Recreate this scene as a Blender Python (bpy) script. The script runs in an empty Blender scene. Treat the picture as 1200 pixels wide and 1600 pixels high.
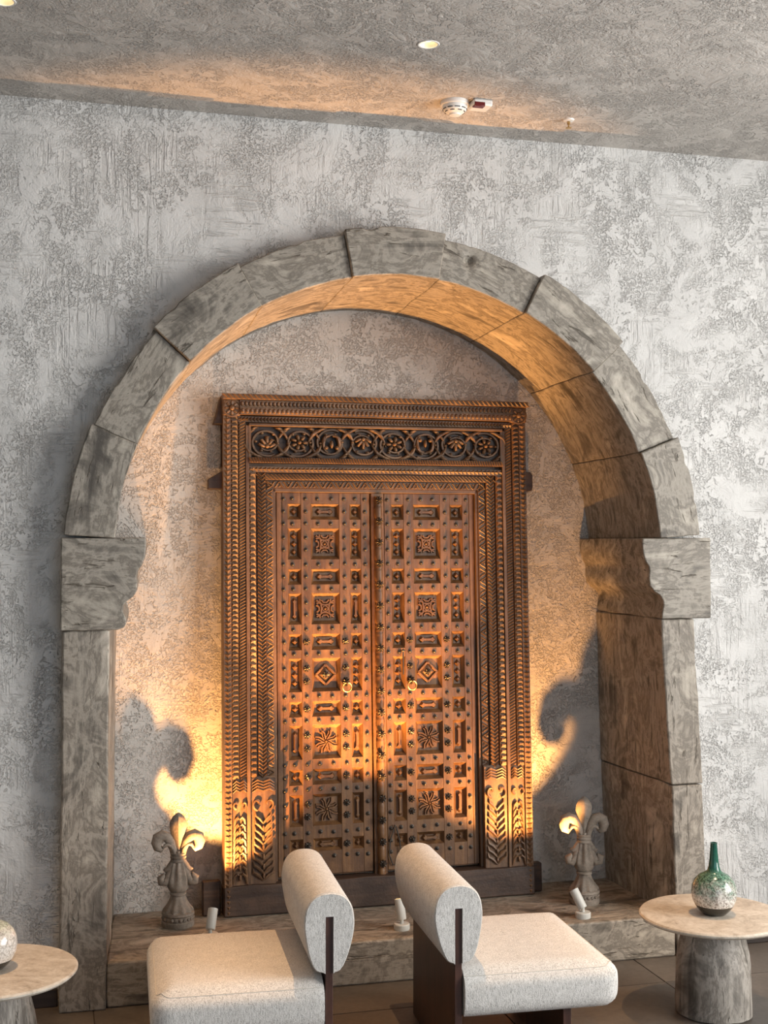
import bpy, math, random
from mathutils import Vector, Matrix, Euler, noise
random.seed(7)
PI = math.pi
def rad(a): return math.radians(a)
scene = bpy.context.scene
COL = scene.collection

# ------------------------------------------------------------------ camera, world, daylight, exposure
cam_d = bpy.data.cameras.new('camera'); cam = bpy.data.objects.new('camera', cam_d); COL.objects.link(cam)
cam_d.sensor_fit = 'VERTICAL'; cam_d.sensor_height = 36.0; cam_d.lens = 45.0
cam_d.clip_start = 0.05
cam.location = (0, -4.70, 1.65)
cam.rotation_euler = (PI/2 + math.atan(45/2000), 0, -rad(15))
scene.camera = cam
scene.view_settings.view_transform = 'Standard'; scene.view_settings.look = 'None'
scene.view_settings.exposure = 0.28; scene.view_settings.gamma = 1.0
scene.view_settings.use_curve_mapping = False

world = bpy.data.worlds.new('world'); scene.world = world; world.use_nodes = True
bg = world.node_tree.nodes['Background']
bg.inputs[0].default_value = (0.72, 0.85, 1.0, 1); bg.inputs[1].default_value = 0.35

def area(name, loc, rot, sx, sy, power, color):
    l = bpy.data.lights.new(name, 'AREA'); l.shape = 'RECTANGLE'; l.size = sx; l.size_y = sy
    l.energy = power; l.color = color
    o = bpy.data.objects.new(name, l); COL.objects.link(o); o.location = loc; o.rotation_euler = rot
    return o
# daylight standing outside the two big windows (right wall, and the wall behind the camera)
area('daylight_side_window', (4.85, -3.2, 1.75), (0, PI/2, 0), 2.5, 3.2, 290, (1.0, 0.985, 0.955))
area('daylight_rear_window', (1.9, -6.75, 1.6), (PI/2, 0, 0), 3.4, 2.3, 42, (0.52, 0.74, 1.0))

# ------------------------------------------------------------------ node helpers / materials
class NT:
    def __init__(s, name):
        s.m = bpy.data.materials.new(name); s.m.use_nodes = True; s.t = s.m.node_tree
        s.b = s.t.nodes['Principled BSDF']
    def n(s, typ, **kw):
        nd = s.t.nodes.new(typ)
        for k, v in kw.items():
            if k in nd.inputs.keys() if isinstance(k, str) else False: nd.inputs[k].default_value = v
            else: setattr(nd, k, v)
        return nd
    def l(s, a, b): s.t.links.new(a, b)
    def coords(s, scale=(1, 1, 1), rnd=False):
        tc = s.n('ShaderNodeTexCoord'); mp = s.n('ShaderNodeMapping'); mp.inputs['Scale'].default_value = scale
        if rnd:
            oi = s.n('ShaderNodeObjectInfo'); mu = s.n('ShaderNodeMath', operation='MULTIPLY'); mu.inputs[1].default_value = 37.0
            s.l(oi.outputs['Random'], mu.inputs[0])
            ad = s.n('ShaderNodeVectorMath', operation='ADD'); s.l(tc.outputs['Object'], ad.inputs[0]); s.l(mu.outputs[0], ad.inputs[1])
            s.l(ad.outputs[0], mp.inputs['Vector'])
        else: s.l(tc.outputs['Object'], mp.inputs['Vector'])
        return mp.outputs[0]
    def noise(s, vec, scale, detail=4, rough=0.55, dist=0.0):
        nd = s.n('ShaderNodeTexNoise'); nd.inputs['Scale'].default_value = scale; nd.inputs['Detail'].default_value = detail
        nd.inputs['Roughness'].default_value = rough; nd.inputs['Distortion'].default_value = dist
        s.l(vec, nd.inputs['Vector']); return nd.outputs['Fac']
    def ramp(s, fac, stops, interp='LINEAR'):
        r = s.n('ShaderNodeValToRGB'); cr = r.color_ramp; cr.interpolation = interp
        while len(cr.elements) < len(stops): cr.elements.new(0.5)
        for e, (p, c) in zip(cr.elements, stops):
            e.position = p; e.color = (c, c, c, 1) if isinstance(c, (int, float)) else (*c, 1)
        s.l(fac, r.inputs[0]); return r.outputs[0]
    def math(s, op, a, b):
        nd = s.n('ShaderNodeMath', operation=op)
        for i, x in enumerate((a, b)):
            if isinstance(x, (int, float)): nd.inputs[i].default_value = x
            else: s.l(x, nd.inputs[i])
        return nd.outputs[0]
    def mix(s, fac, a, b, blend='MIX'):
        nd = s.n('ShaderNodeMix', data_type='RGBA', blend_type=blend)
        for i, x in ((0, fac), (6, a), (7, b)):
            if isinstance(x, (int, float)): nd.inputs[i].default_value = x if i == 0 else (x, x, x, 1)
            elif isinstance(x, tuple): nd.inputs[i].default_value = (*x, 1)
            else: s.l(x, nd.inputs[i])
        return nd.outputs[2]
    def bump(s, height, strength=1.0, dist=0.01):
        nd = s.n('ShaderNodeBump'); nd.inputs['Strength'].default_value = strength; nd.inputs['Distance'].default_value = dist
        s.l(height, nd.inputs['Height']); s.l(nd.outputs[0], s.b.inputs['Normal'])
    def color(s, c):
        if isinstance(c, tuple): s.b.inputs['Base Color'].default_value = (*c, 1)
        else: s.l(c, s.b.inputs['Base Color'])
    def rough(s, v): s.b.inputs['Roughness'].default_value = v

def m_plaster(name, light, dark, amount=1.0, rough_share=0.5, streak=1.0, pit=0.4):
    k = NT(name); v = k.coords()
    lo = 0.60-0.22*rough_share
    # patches of smooth trowelled skin and patches of open, wormy texture
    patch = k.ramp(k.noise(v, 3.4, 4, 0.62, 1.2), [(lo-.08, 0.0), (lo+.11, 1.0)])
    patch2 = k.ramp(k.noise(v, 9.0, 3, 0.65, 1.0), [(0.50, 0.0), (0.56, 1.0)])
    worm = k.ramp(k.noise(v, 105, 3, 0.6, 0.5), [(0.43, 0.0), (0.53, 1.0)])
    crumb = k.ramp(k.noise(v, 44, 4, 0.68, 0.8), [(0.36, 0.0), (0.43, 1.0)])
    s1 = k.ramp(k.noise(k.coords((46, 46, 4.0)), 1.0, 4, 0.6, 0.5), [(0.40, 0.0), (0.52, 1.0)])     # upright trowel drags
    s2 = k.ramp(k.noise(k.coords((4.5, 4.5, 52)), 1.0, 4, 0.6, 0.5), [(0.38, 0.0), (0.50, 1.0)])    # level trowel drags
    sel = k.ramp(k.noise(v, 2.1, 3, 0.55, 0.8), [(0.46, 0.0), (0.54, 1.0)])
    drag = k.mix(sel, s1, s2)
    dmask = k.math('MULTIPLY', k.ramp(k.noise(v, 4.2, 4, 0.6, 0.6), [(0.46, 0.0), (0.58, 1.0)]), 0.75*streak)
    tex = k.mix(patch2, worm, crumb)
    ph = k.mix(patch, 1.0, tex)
    ph = k.mix(dmask, ph, k.math('MULTIPLY', ph, drag))
    big = k.noise(v, 6, 4, 0.62, 1.0)
    h = k.math('ADD', k.math('MULTIPLY', ph, 0.55), k.math('MULTIPLY', big, 1.3))
    h = k.math('ADD', h, k.math('MULTIPLY', k.noise(v, 140, 2, 0.65), 0.14))
    k.bump(h, 1.0, 0.0085*amount)
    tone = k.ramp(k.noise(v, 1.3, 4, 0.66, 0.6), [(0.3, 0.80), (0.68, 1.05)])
    c = k.mix(k.math('MULTIPLY', k.math('SUBTRACT', 1.0, ph), pit), light, dark)  # darker beige of the open texture, with cavity shade painted into the pits
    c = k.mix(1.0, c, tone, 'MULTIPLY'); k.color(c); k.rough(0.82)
    return k.m

def m_stone(name, axis=0, tint=(1, 1, 1), contrast=1.0, gloss=0.6):
    k = NT(name); sc = [7.5, 7.5, 7.5]; sc[axis] = 1.2
    v = k.coords(tuple(sc), True); u = k.coords((1, 1, 1), True)
    a = k.noise(v, 1.0, 9, 0.68, 0.8)
    b = k.noise(u, 6.5, 7, 0.66, 0.9)
    f = k.mix(0.45, a, b)
    T = lambda x, y, z: (x*tint[0], y*tint[1], z*tint[2])
    c = k.ramp(f, [(0.37, T(.065, .058, .05)), (0.43, T(.155, .143, .126)), (0.485, T(.33, .31, .278)), (0.52, T(.165, .15, .13)), (0.57, T(.34, .32, .285)), (0.65, T(.52, .49, .445))])
    pit = k.ramp(k.noise(v, 5.0, 4, 0.7, 0.6), [(0.33, 0.0), (0.39, 1.0)])
    c = k.mix(pit, T(.10, .088, .072), c)
    k.color(c); k.rough(gloss)
    h = k.math('ADD', k.math('MULTIPLY', pit, 0.7), k.math('MULTIPLY', a, 0.9))
    h = k.math('ADD', h, k.math('MULTIPLY', k.noise(u, 40, 4, 0.65), 0.4))
    k.bump(h, 0.85, 0.005)
    return k.m

def m_wood(name, base, dark, axis=2, rough=0.5, bump=0.0018):
    k = NT(name); sc = [34.0, 34.0, 34.0]; sc[axis] = 2.6
    v = k.coords(tuple(sc), True); u = k.coords((1, 1, 1), True)
    g = k.noise(v, 1.0, 6, 0.65, 0.5)
    w = k.noise(u, 6.5, 5, 0.65, 0.4)
    c = k.mix(k.ramp(g, [(0.35, 0.0), (0.68, 1.0)]), dark, base)
    c = k.mix(k.ramp(w, [(0.36, 0.65), (0.58, 0.0)]), c, tuple(x*0.55 for x in dark))
    k.color(c); k.rough(rough)
    k.bump(k.math('ADD', g, k.math('MULTIPLY', k.noise(u, 90, 4, 0.6), 0.7)), 0.8, bump)
    return k.m

def m_plain(name, c, rough=0.5, metal=0.0, emit=None, strength=0.0):
    k = NT(name); k.color(c); k.rough(rough); k.b.inputs['Metallic'].default_value = metal
    if emit:
        k.b.inputs['Emission Color'].default_value = (*emit, 1); k.b.inputs['Emission Strength'].default_value = strength
    return k.m

def m_fabric():
    k = NT('boucle_fabric'); u = k.coords((1, 1, 1)); v = k.coords((230, 230, 60))
    a = k.noise(v, 1.0, 3, 0.7, 0.8); b = k.noise(u, 330, 2, 0.7); d = k.noise(u, 30, 3, 0.6)
    f = k.mix(0.45, a, b)
    c = k.ramp(f, [(0.38, (.34, .325, .305)), (0.47, (.55, .525, .49)), (0.57, (.69, .665, .63))])
    c = k.mix(1.0, c, k.ramp(d, [(0.3, 0.92), (0.7, 1.04)]), 'MULTIPLY')
    k.color(c); k.rough(0.95); k.bump(f, 1.0, 0.0022)
    k.b.inputs['Sheen Weight'].default_value = 0.15
    return k.m

def m_tile():
    k = NT('floor_slate'); u = k.coords((1, 1, 1), True)
    a = k.noise(u, 3.0, 6, 0.6, 0.8); b = k.noise(u, 45, 4, 0.65)
    c = k.ramp(k.mix(0.3, a, b), [(0.32, (.055, .045, .037)), (0.5, (.095, .08, .066)), (0.7, (.145, .125, .104))])
    k.color(c); k.rough(0.42); k.bump(b, 0.5, 0.001)
    return k.m

def m_tabletop():
    k = NT('table_travertine'); u = k.coords((1, 1, 1), True)
    a = k.noise(u, 9, 7, 0.68, 1.6); b = k.noise(u, 55, 4, 0.7, 0.5)
    c = k.ramp(k.mix(0.35, a, b), [(0.30, (.25, .20, .15)), (0.45, (.47, .41, .335)), (0.58, (.60, .545, .465)), (0.72, (.70, .65, .58))])
    k.color(c); k.rough(0.45); k.bump(b, 0.5, 0.0012)
    return k.m

def m_terracotta():
    k = NT('weathered_finial_stone'); u = k.coords((1, 1, 1), True)
    a = k.noise(u, 14, 6, 0.65, 0.6); b = k.noise(u, 120, 3, 0.7)
    c = k.ramp(k.mix(0.3, a, b), [(0.32, (.10, .078, .06)), (0.52, (.24, .195, .152)), (0.7, (.36, .30, .245))])
    k.color(c); k.rough(0.75); k.bump(k.math('ADD', a, k.math('MULTIPLY', b, 0.5)), 0.7, 0.003)
    return k.m

def m_vase(name, green, z_dark, z_green, crackle, spread):
    # glaze bands follow the height of the pot: bare dark clay foot, pale crackle, green shoulder
    k = NT(name); tc = k.n('ShaderNodeTexCoord'); sx = k.n('ShaderNodeSeparateXYZ'); k.l(tc.outputs['Object'], sx.inputs[0])
    z = sx.outputs[2]; o = tc.outputs['Object']
    n1 = k.noise(o, 30, 6, 0.7, 0.8); n2 = k.noise(o, 150, 4, 0.7)
    vo = k.n('ShaderNodeTexVoronoi'); vo.feature = 'DISTANCE_TO_EDGE'; vo.inputs['Scale'].default_value = 48; k.l(o, vo.inputs['Vector'])
    crack = k.ramp(vo.outputs['Distance'], [(0.0, 0.0), (0.045, 1.0)])
    pale = k.mix(k.ramp(n2, [(0.38, 0.0), (0.58, 1.0)]), (.24, .20, .17) if crackle == 0 else (.46, .42, .37), (.72, .68, .63))
    pale = k.mix(k.math('MULTIPLY', k.math('SUBTRACT', 1.0, crack), crackle), pale, (.12, .11, .09))
    g = k.math('ADD', z, k.math('MULTIPLY', k.math('SUBTRACT', n1, 0.5), spread))
    gm = k.ramp(k.math('MULTIPLY', k.math('SUBTRACT', g, z_green), 14.0), [(0.0, 0.0), (1.0, 1.0)])
    gcol = k.mix(k.ramp(n2, [(0.40, 0.0), (0.60, 1.0)]), tuple(x*0.16 for x in green), green)
    c = k.mix(gm, pale, gcol)
    neck = k.ramp(k.math('MULTIPLY', k.math('SUBTRACT', z, 0.142), 60.0), [(0.0, 0.0), (1.0, 1.0)])
    c = k.mix(neck, c, k.mix(n1, (.006, .03, .022), (.02, .13, .085)))
    dm = k.math('GREATER_THAN', z, z_dark)
    c = k.mix(dm, (.05, .042, .032), c)
    k.color(c); k.rough(0.12); k.bump(n2, 0.15, 0.001)
    return k.m

M = {}
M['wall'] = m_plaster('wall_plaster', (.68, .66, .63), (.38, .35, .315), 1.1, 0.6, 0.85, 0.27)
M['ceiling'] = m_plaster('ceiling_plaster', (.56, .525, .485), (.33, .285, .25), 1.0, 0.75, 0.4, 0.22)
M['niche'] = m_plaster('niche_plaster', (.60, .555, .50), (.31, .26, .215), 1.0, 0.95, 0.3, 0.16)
M['stone_x'] = m_stone('travertine_veined_along', 0, (1.05, .99, .91))
M['stone_z'] = m_stone('travertine_veined_upright', 2, (1.07, .99, .90))
M['stone_step'] = m_stone('travertine_step', 0, (1.1, .99, .86))
M['stone_base'] = m_stone('travertine_table_foot', 2, (1.05, 1.0, .96))
M['wood'] = m_wood('carved_old_wood', (.25, .132, .06), (.095, .046, .022))
M['wood_x'] = m_wood('carved_old_wood_crosswise', (.245, .135, .065), (.095, .049, .025), 0)
M['wood_dark'] = m_wood('weathered_dark_wood', (.105, .058, .034), (.04, .021, .013), 0)
M['wood_leaf'] = m_wood('door_leaf_wood', (.235, .112, .039), (.10, .042, .015))
M['walnut'] = m_wood('dark_walnut', (.085, .035, .022), (.045, .018, .012), 2, 0.38, 0.0005)
M['iron'] = m_plain('old_iron', (.075, .062, .05), 0.42, 0.7)
M['brass'] = m_plain('worn_brass', (.55, .36, .14), 0.35, 0.9)
M['fabric'] = m_fabric()
M['piping'] = m_plain('seam_piping', (.56, .53, .48), 0.95)
M['tile'] = m_tile()
M['grout'] = m_plain('floor_grout', (.055, .046, .04), 0.9)
M['tabletop'] = m_tabletop()
M['finial'] = m_terracotta()
M['white'] = m_plain('white_plastic', (.78, .76, .72), 0.4)
M['lampwhite'] = m_plain('lamp_enamel', (.62, .60, .54), 0.45)
M['red'] = m_plain('red_indicator', (.12, .008, .01), 0.25)
M['slot'] = m_plain('dark_slot', (.03, .03, .03), 0.7)
M['skirting'] = m_wood('skirting_wood', (.045, .027, .018), (.022, .014, .01), 0, 0.5, 0.0004)
M['cup'] = m_plain('downlight_cup', (.82, .72, .55), 0.35)
M['glow'] = m_plain('downlight_lens', (1, .9, .7), 0.5, 0, (1.0, .80, .50), 5.0)
M['glow2'] = m_plain('spotlight_lens', (1, .8, .5), 0.5, 0, (1.0, .62, .25), 12.0)
M['frame'] = m_plain('window_frame_paint', (.10, .095, .09), 0.5)

# ------------------------------------------------------------------ mesh builder
class MB:
    def __init__(s): s.v = []; s.f = []
    def add(s, vs, fs):
        o = len(s.v); s.v += [tuple(p) for p in vs]; s.f += [tuple(i+o for i in f) for f in fs]; return s
    def box(s, x0, x1, y0, y1, z0, z1):
        return s.add([(x0,y0,z0),(x1,y0,z0),(x1,y1,z0),(x0,y1,z0),(x0,y0,z1),(x1,y0,z1),(x1,y1,z1),(x0,y1,z1)],
                     [(0,3,2,1),(4,5,6,7),(0,1,5,4),(1,2,6,5),(2,3,7,6),(3,0,4,7)])
    def sphere(s, c, r, nu=8, nv=5, rot=None):
        if isinstance(r, (int, float)): r = (r, r, r)
        vs = [Vector((0,0,-r[2]))]
        for j in range(1, nv):
            a = PI*j/nv - PI/2
            for i in range(nu):
                b = 2*PI*i/nu; vs.append(Vector((r[0]*math.cos(a)*math.cos(b), r[1]*math.cos(a)*math.sin(b), r[2]*math.sin(a))))
        vs.append(Vector((0,0,r[2])))
        if rot is not None: vs = [rot @ p for p in vs]
        vs = [p + Vector(c) for p in vs]; fs = []
        for i in range(nu):
            fs.append((0, 1+(i+1) % nu, 1+i))
            for j in range(nv-2):
                a = 1+j*nu; fs.append((a+i, a+(i+1) % nu, a+nu+(i+1) % nu, a+nu+i))
            a = 1+(nv-2)*nu; fs.append((a+i, a+(i+1) % nu, len(vs)-1))
        return s.add(vs, fs)
    def lathe(s, prof, n=32, c=(0,0,0), jit=None, caps=True):
        vs = []; fs = []; m = len(prof)
        for i in range(n):
            a = 2*PI*i/n
            for (r, z) in prof:
                q = r if jit is None else jit(a, r, z)
                vs.append((c[0]+q*math.cos(a), c[1]+q*math.sin(a), c[2]+z))
        for i in range(n):
            k = (i+1) % n
            for j in range(m-1): fs.append((i*m+j, k*m+j, k*m+j+1, i*m+j+1))
        o0 = len(vs); vs += [(c[0], c[1], c[2]+prof[0][1]), (c[0], c[1], c[2]+prof[-1][1])]
        for i in range(n):
            k = (i+1) % n
            if caps and prof[0][0] > 1e-5: fs.append((o0, k*m, i*m))
            if caps and prof[-1][0] > 1e-5: fs.append((o0+1, i*m+m-1, k*m+m-1))
        return s.add(vs, fs)
    def tube(s, pts, rad_, n=6, flat=1.0, up=(0,1,0), closed=False):
        # swept tube; 'flat' scales the section along 'up'
        pts = [Vector(p) for p in pts]; m = len(pts); up = Vector(up); vs = []; fs = []
        if isinstance(rad_, (int, float)): rad_ = [rad_]*m
        for i, p in enumerate(pts):
            if closed: t = pts[(i+1) % m]-pts[i-1]
            else: t = pts[min(i+1, m-1)]-pts[max(i-1, 0)]
            t.normalize(); side = t.cross(up)
            if side.length < 1e-5: side = Vector((1,0,0))
            side.normalize(); u2 = side.cross(t).normalized()
            for j in range(n):
                a = 2*PI*j/n; vs.append(p + side*(math.cos(a)*rad_[i]) + u2*(math.sin(a)*rad_[i]*flat))
        for i in range(m if closed else m-1):
            k = (i+1) % m
            for j in range(n): fs.append((i*n+j, i*n+(j+1) % n, k*n+(j+1) % n, k*n+j))
        if not closed:
            fs.append(tuple(range(n-1, -1, -1))); fs.append(tuple((m-1)*n+j for j in range(n)))
        return s.add(vs, fs)
    def prism(s, outline, y0, y1):
        # outline in (x, z), extruded from y0 (front) to y1
        n = len(outline)
        vs = [(x, y0, z) for x, z in outline]+[(x, y1, z) for x, z in outline]
        fs = [tuple(range(n)), tuple(range(2*n-1, n-1, -1))]
        for i in range(n): fs.append((i, n+i, n+(i+1) % n, (i+1) % n))
        return s.add(vs, fs)
    def shell(s, nx, ny, nz, fn):
        # surface of a gridded box, u,v,w in 0..1 mapped by fn
        idx = {}; vs = []; fs = []
        def g(i, j, k):
            if (i,j,k) not in idx: idx[(i,j,k)] = len(vs); vs.append(fn(i/nx, j/ny, k/nz))
            return idx[(i,j,k)]
        for i in range(nx):
            for j in range(ny):
                fs.append((g(i,j,0), g(i,j+1,0), g(i+1,j+1,0), g(i+1,j,0))); fs.append((g(i,j,nz), g(i+1,j,nz), g(i+1,j+1,nz), g(i,j+1,nz)))
        for i in range(nx):
            for k in range(nz):
                fs.append((g(i,0,k), g(i+1,0,k), g(i+1,0,k+1), g(i,0,k+1))); fs.append((g(i,ny,k), g(i,ny,k+1), g(i+1,ny,k+1), g(i+1,ny,k)))
        for j in range(ny):
            for k in range(nz):
                fs.append((g(0,j,k), g(0,j,k+1), g(0,j+1,k+1), g(0,j+1,k))); fs.append((g(nx,j,k), g(nx,j+1,k), g(nx,j+1,k+1), g(nx,j,k+1)))
        return s.add(vs, fs)
    def mesh(s, name, mat, smooth=True, angle=38):
        me = bpy.data.meshes.new(name); me.from_pydata(s.v, [], s.f); me.update()
        import bmesh
        bm = bmesh.new(); bm.from_mesh(me); bmesh.ops.recalc_face_normals(bm, faces=bm.faces); bm.to_mesh(me); bm.free()
        me.materials.append(M[mat])
        if smooth:
            me.polygons.foreach_set('use_smooth', [True]*len(me.polygons)); me.set_sharp_from_angle(angle=rad(angle))
        return me
    def build(s, name, mat, parent=None, loc=(0,0,0), rot=(0,0,0), smooth=True, angle=38, bevel=0, seg=2, **kw):
        return inst(name, s.mesh(name, mat, smooth, angle), parent, loc, rot, bevel=bevel, seg=seg, **kw)

def inst(name, me, parent=None, loc=(0,0,0), rot=(0,0,0), scale=(1,1,1), bevel=0, seg=2, label=None, cat=None, group=None, kind=None):
    o = bpy.data.objects.new(name, me); COL.objects.link(o); o.parent = parent
    o.location = loc; o.rotation_euler = rot; o.scale = scale
    if bevel:
        b = o.modifiers.new('bevel', 'BEVEL'); b.width = bevel; b.segments = seg; b.limit_method = 'ANGLE'; b.angle_limit = rad(35)
    tag(o, label, cat, group, kind); return o
def tag(o, label=None, cat=None, group=None, kind=None):
    for k, v in (('label', label), ('category', cat), ('group', group), ('kind', kind)):
        if v: o[k] = v
    return o
def empty(name, loc=(0,0,0), rot=(0,0,0), label=None, cat=None, group=None, kind=None):
    o = bpy.data.objects.new(name, None); COL.objects.link(o); o.location = loc; o.rotation_euler = rot; o.empty_display_size = 0.1
    return tag(o, label, cat, group, kind)
def nz(p, s=1.0): return noise.noise(Vector(p)*s)
def wob(p, amp, s):
    v = Vector(p)*s
    return Vector((noise.noise(v), noise.noise(v+Vector((17.3,0,0))), noise.noise(v+Vector((0,31.7,0)))))*amp

# ------------------------------------------------------------------ room shell
CX, CZ = 1.3125, 1.59          # centre of the arch
RI, RO = 1.062, 1.228          # inner and outer radius of the arch ring
SF = -0.06                     # front plane of the stonework
NB = 0.55                      # back wall of the niche
ZC = 3.24                      # ceiling height
X0, X1, Y0 = -3.2, 4.6, -6.5

# front wall with an arched opening behind the stone ring
def front_wall():
    mb = MB(); R = 1.15; n = 48
    arc = [(CX+R*math.cos(PI*i/n), CZ+R*math.sin(PI*i/n)) for i in range(n+1)]      # right to left
    for y, flip in ((0.03, False), (0.12, True)):
        mb.add([(X0,y,0),(CX-R,y,0),(CX-R,y,CZ),(X0,y,CZ)], [(0,1,2,3)])
        mb.add([(CX+R,y,0),(X1,y,0),(X1,y,CZ),(CX+R,y,CZ)], [(0,1,2,3)])
        outer = []
        for i in range(n+1):
            a = PI*i/n; dx, dz = math.cos(a), math.sin(a); t = 1e9
            if dz > 1e-6: t = min(t, (ZC+.05-CZ)/dz)
            if dx > 1e-6: t = min(t, (X1-CX)/dx)
            if dx < -1e-6: t = min(t, (X0-CX)/dx)
            outer.append((CX+dx*t, CZ+dz*t))
        vs = [(x,y,z) for x,z in arc]+[(x,y,z) for x,z in outer]
        mb.add(vs, [(i, i+1, n+2+i, n+1+i) for i in range(n)])
        # corner fillers
        r_last = max(k for k in range(n+1) if abs(outer[k][0]-X1) < 1e-4)
        l_first = min(k for k in range(n+1) if abs(outer[k][0]-X0) < 1e-4)
        for a_, b_, cx in ((r_last, r_last+1, X1), (l_first-1, l_first, X0)):
            mb.add([(outer[a_][0],y,outer[a_][1]),(outer[b_][0],y,outer[b_][1]),(cx,y,ZC+.05)], [(0,1,2)])
    mb.add([(x,0.03,z) for x,z in arc]+[(x,0.12,z) for x,z in arc], [(i,i+1,n+2+i,n+1+i) for i in range(n)])
    return mb
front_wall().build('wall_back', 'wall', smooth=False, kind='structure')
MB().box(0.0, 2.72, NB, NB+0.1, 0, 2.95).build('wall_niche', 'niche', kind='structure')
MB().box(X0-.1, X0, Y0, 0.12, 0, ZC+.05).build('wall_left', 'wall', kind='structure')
# right wall and rear wall, each with a tall window opening
mb = MB()
wy0, wy1, wz0, wz1 = -4.9, -1.5, 0.45, 3.0
mb.box(X1, X1+.12, Y0, wy0, 0, ZC+.05).box(X1, X1+.12, wy1, 0.12, 0, ZC+.05).box(X1, X1+.12, wy0, wy1, 0, wz0).box(X1, X1+.12, wy0, wy1, wz1, ZC+.05)
mb.build('wall_right', 'wall', kind='structure')
mb = MB(); rx0, rx1 = 0.2, 3.6
mb.box(X0, rx0, Y0-.12, Y0, 0, ZC+.05).box(rx1, X1, Y0-.12, Y0, 0, ZC+.05).box(rx0, rx1, Y0-.12, Y0, 0, .45).box(rx0, rx1, Y0-.12, Y0, 2.75, ZC+.05)
mb.build('wall_front', 'wall', kind='structure')
w = empty('window_1', (X1+.06, (wy0+wy1)/2, wz0), kind='structure')
hw = (wy1-wy0)/2; hh = wz1-wz0
MB().box(-.03,.03,-hw,hw,0,.05).box(-.03,.03,-hw,hw,hh-.05,hh).box(-.03,.03,-hw,-hw+.05,0,hh).box(-.03,.03,hw-.05,hw,0,hh).build('window_frame','frame',w)
for i in range(2): MB().box(-.02,.02,-.02,.02,.05,hh-.05).build('mullion','frame',w,(0,(-.5+i)*1.0,0))
w = empty('window_2', ((rx0+rx1)/2, Y0-.06, .45), kind='structure')
hw = (rx1-rx0)/2; hh = 2.3
MB().box(-hw,hw,-.03,.03,0,.05).box(-hw,hw,-.03,.03,hh-.05,hh).box(-hw,-hw+.05,-.03,.03,0,hh).box(hw-.05,hw,-.03,.03,0,hh).build('window_frame','frame',w)
for i in range(2): MB().box(-.02,.02,-.02,.02,.05,hh-.05).build('mullion','frame',w,((-.5+i)*1.13,0,0))

# ceiling with round cut-outs for the recessed downlights
DOWN = [(-0.115, -0.80), (1.19, -0.81), (2.50, -0.80)]
DR = 0.030
def ceiling():
    mb = MB(); hs = 0.1; ys0, ys1 = -0.9, -0.7; z = ZC
    mb.add([(X0,Y0,z),(X1,Y0,z),(X1,ys0,z),(X0,ys0,z)], [(0,1,2,3)]); mb.add([(X0,ys1,z),(X1,ys1,z),(X1,0.12,z),(X0,0.12,z)], [(0,1,2,3)])
    x = X0
    for (cx, cy) in DOWN:
        mb.add([(x,ys0,z),(cx-hs,ys0,z),(cx-hs,ys1,z),(x,ys1,z)], [(0,1,2,3)]); x = cx+hs
        n = 32; ci = [(cx+DR*math.cos(2*PI*i/n), cy+DR*math.sin(2*PI*i/n), z) for i in range(n)]; sq = []
        for i in range(n):
            a = 2*PI*i/n; c, s_ = math.cos(a), math.sin(a); t = hs/max(abs(c), abs(s_)); px, py = cx+c*t, cy+s_*t
            sq.append((px, min(max(py, ys0), ys1) if abs(s_) < max(abs(c), 1e-9)-1e-9 else (ys1 if s_ > 0 else ys0), z))
        mb.add(ci+sq, [(i, n+i, n+(i+1) % n, (i+1) % n) for i in range(n)])
    mb.add([(x,ys0,z),(X1,ys0,z),(X1,ys1,z),(x,ys1,z)], [(0,1,2,3)])
    mb.add([(X0,Y0,z+.14),(X1,Y0,z+.14),(X1,0.12,z+.14),(X0,0.12,z+.14)], [(0,1,2,3)])
    return mb
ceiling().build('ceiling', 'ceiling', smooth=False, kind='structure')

# floor: a grout bed with large slate tiles laid on it
floor = MB().box(X0, X1, Y0, 0.12, -0.06, -0.004).build('floor', 'grout', kind='structure')
TW = 0.693; tg = 0.0025
tile_me = MB().box(-TW/2+tg, TW/2-tg, -TW/2+tg, TW/2-tg, -0.012, 0.0).mesh('floor_tile', 'tile')
tx = [0.187+TW*i for i in range(-4, 7)]; ty = [-0.31-TW*j for j in range(-1, 8)]
for a in tx[:-1]:
    for b in ty[:-1]:
        x_, y_ = a+TW/2, b-TW/2
        if b > 0: continue
        inst('floor_tile', tile_me, floor, (x_, y_, random.uniform(-.0006, .0006)))
# cut row against the wall
cut = MB().box(-TW/2+tg, TW/2-tg, -0.31+tg, 0.03, -0.012, 0.0).mesh('floor_tile', 'tile')
for a in tx[:-1]: inst('floor_tile', cut, floor, (a+TW/2, 0, 0))

# skirting boards on either side of the arch
MB().box(X0, 0.066, 0.014, 0.03, 0, 0.062).build('baseboard_left', 'skirting', kind='structure', bevel=.003)
MB().box(2.602, X1, 0.014, 0.03, 0, 0.062).build('baseboard_right', 'skirting', kind='structure', bevel=.003)

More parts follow.
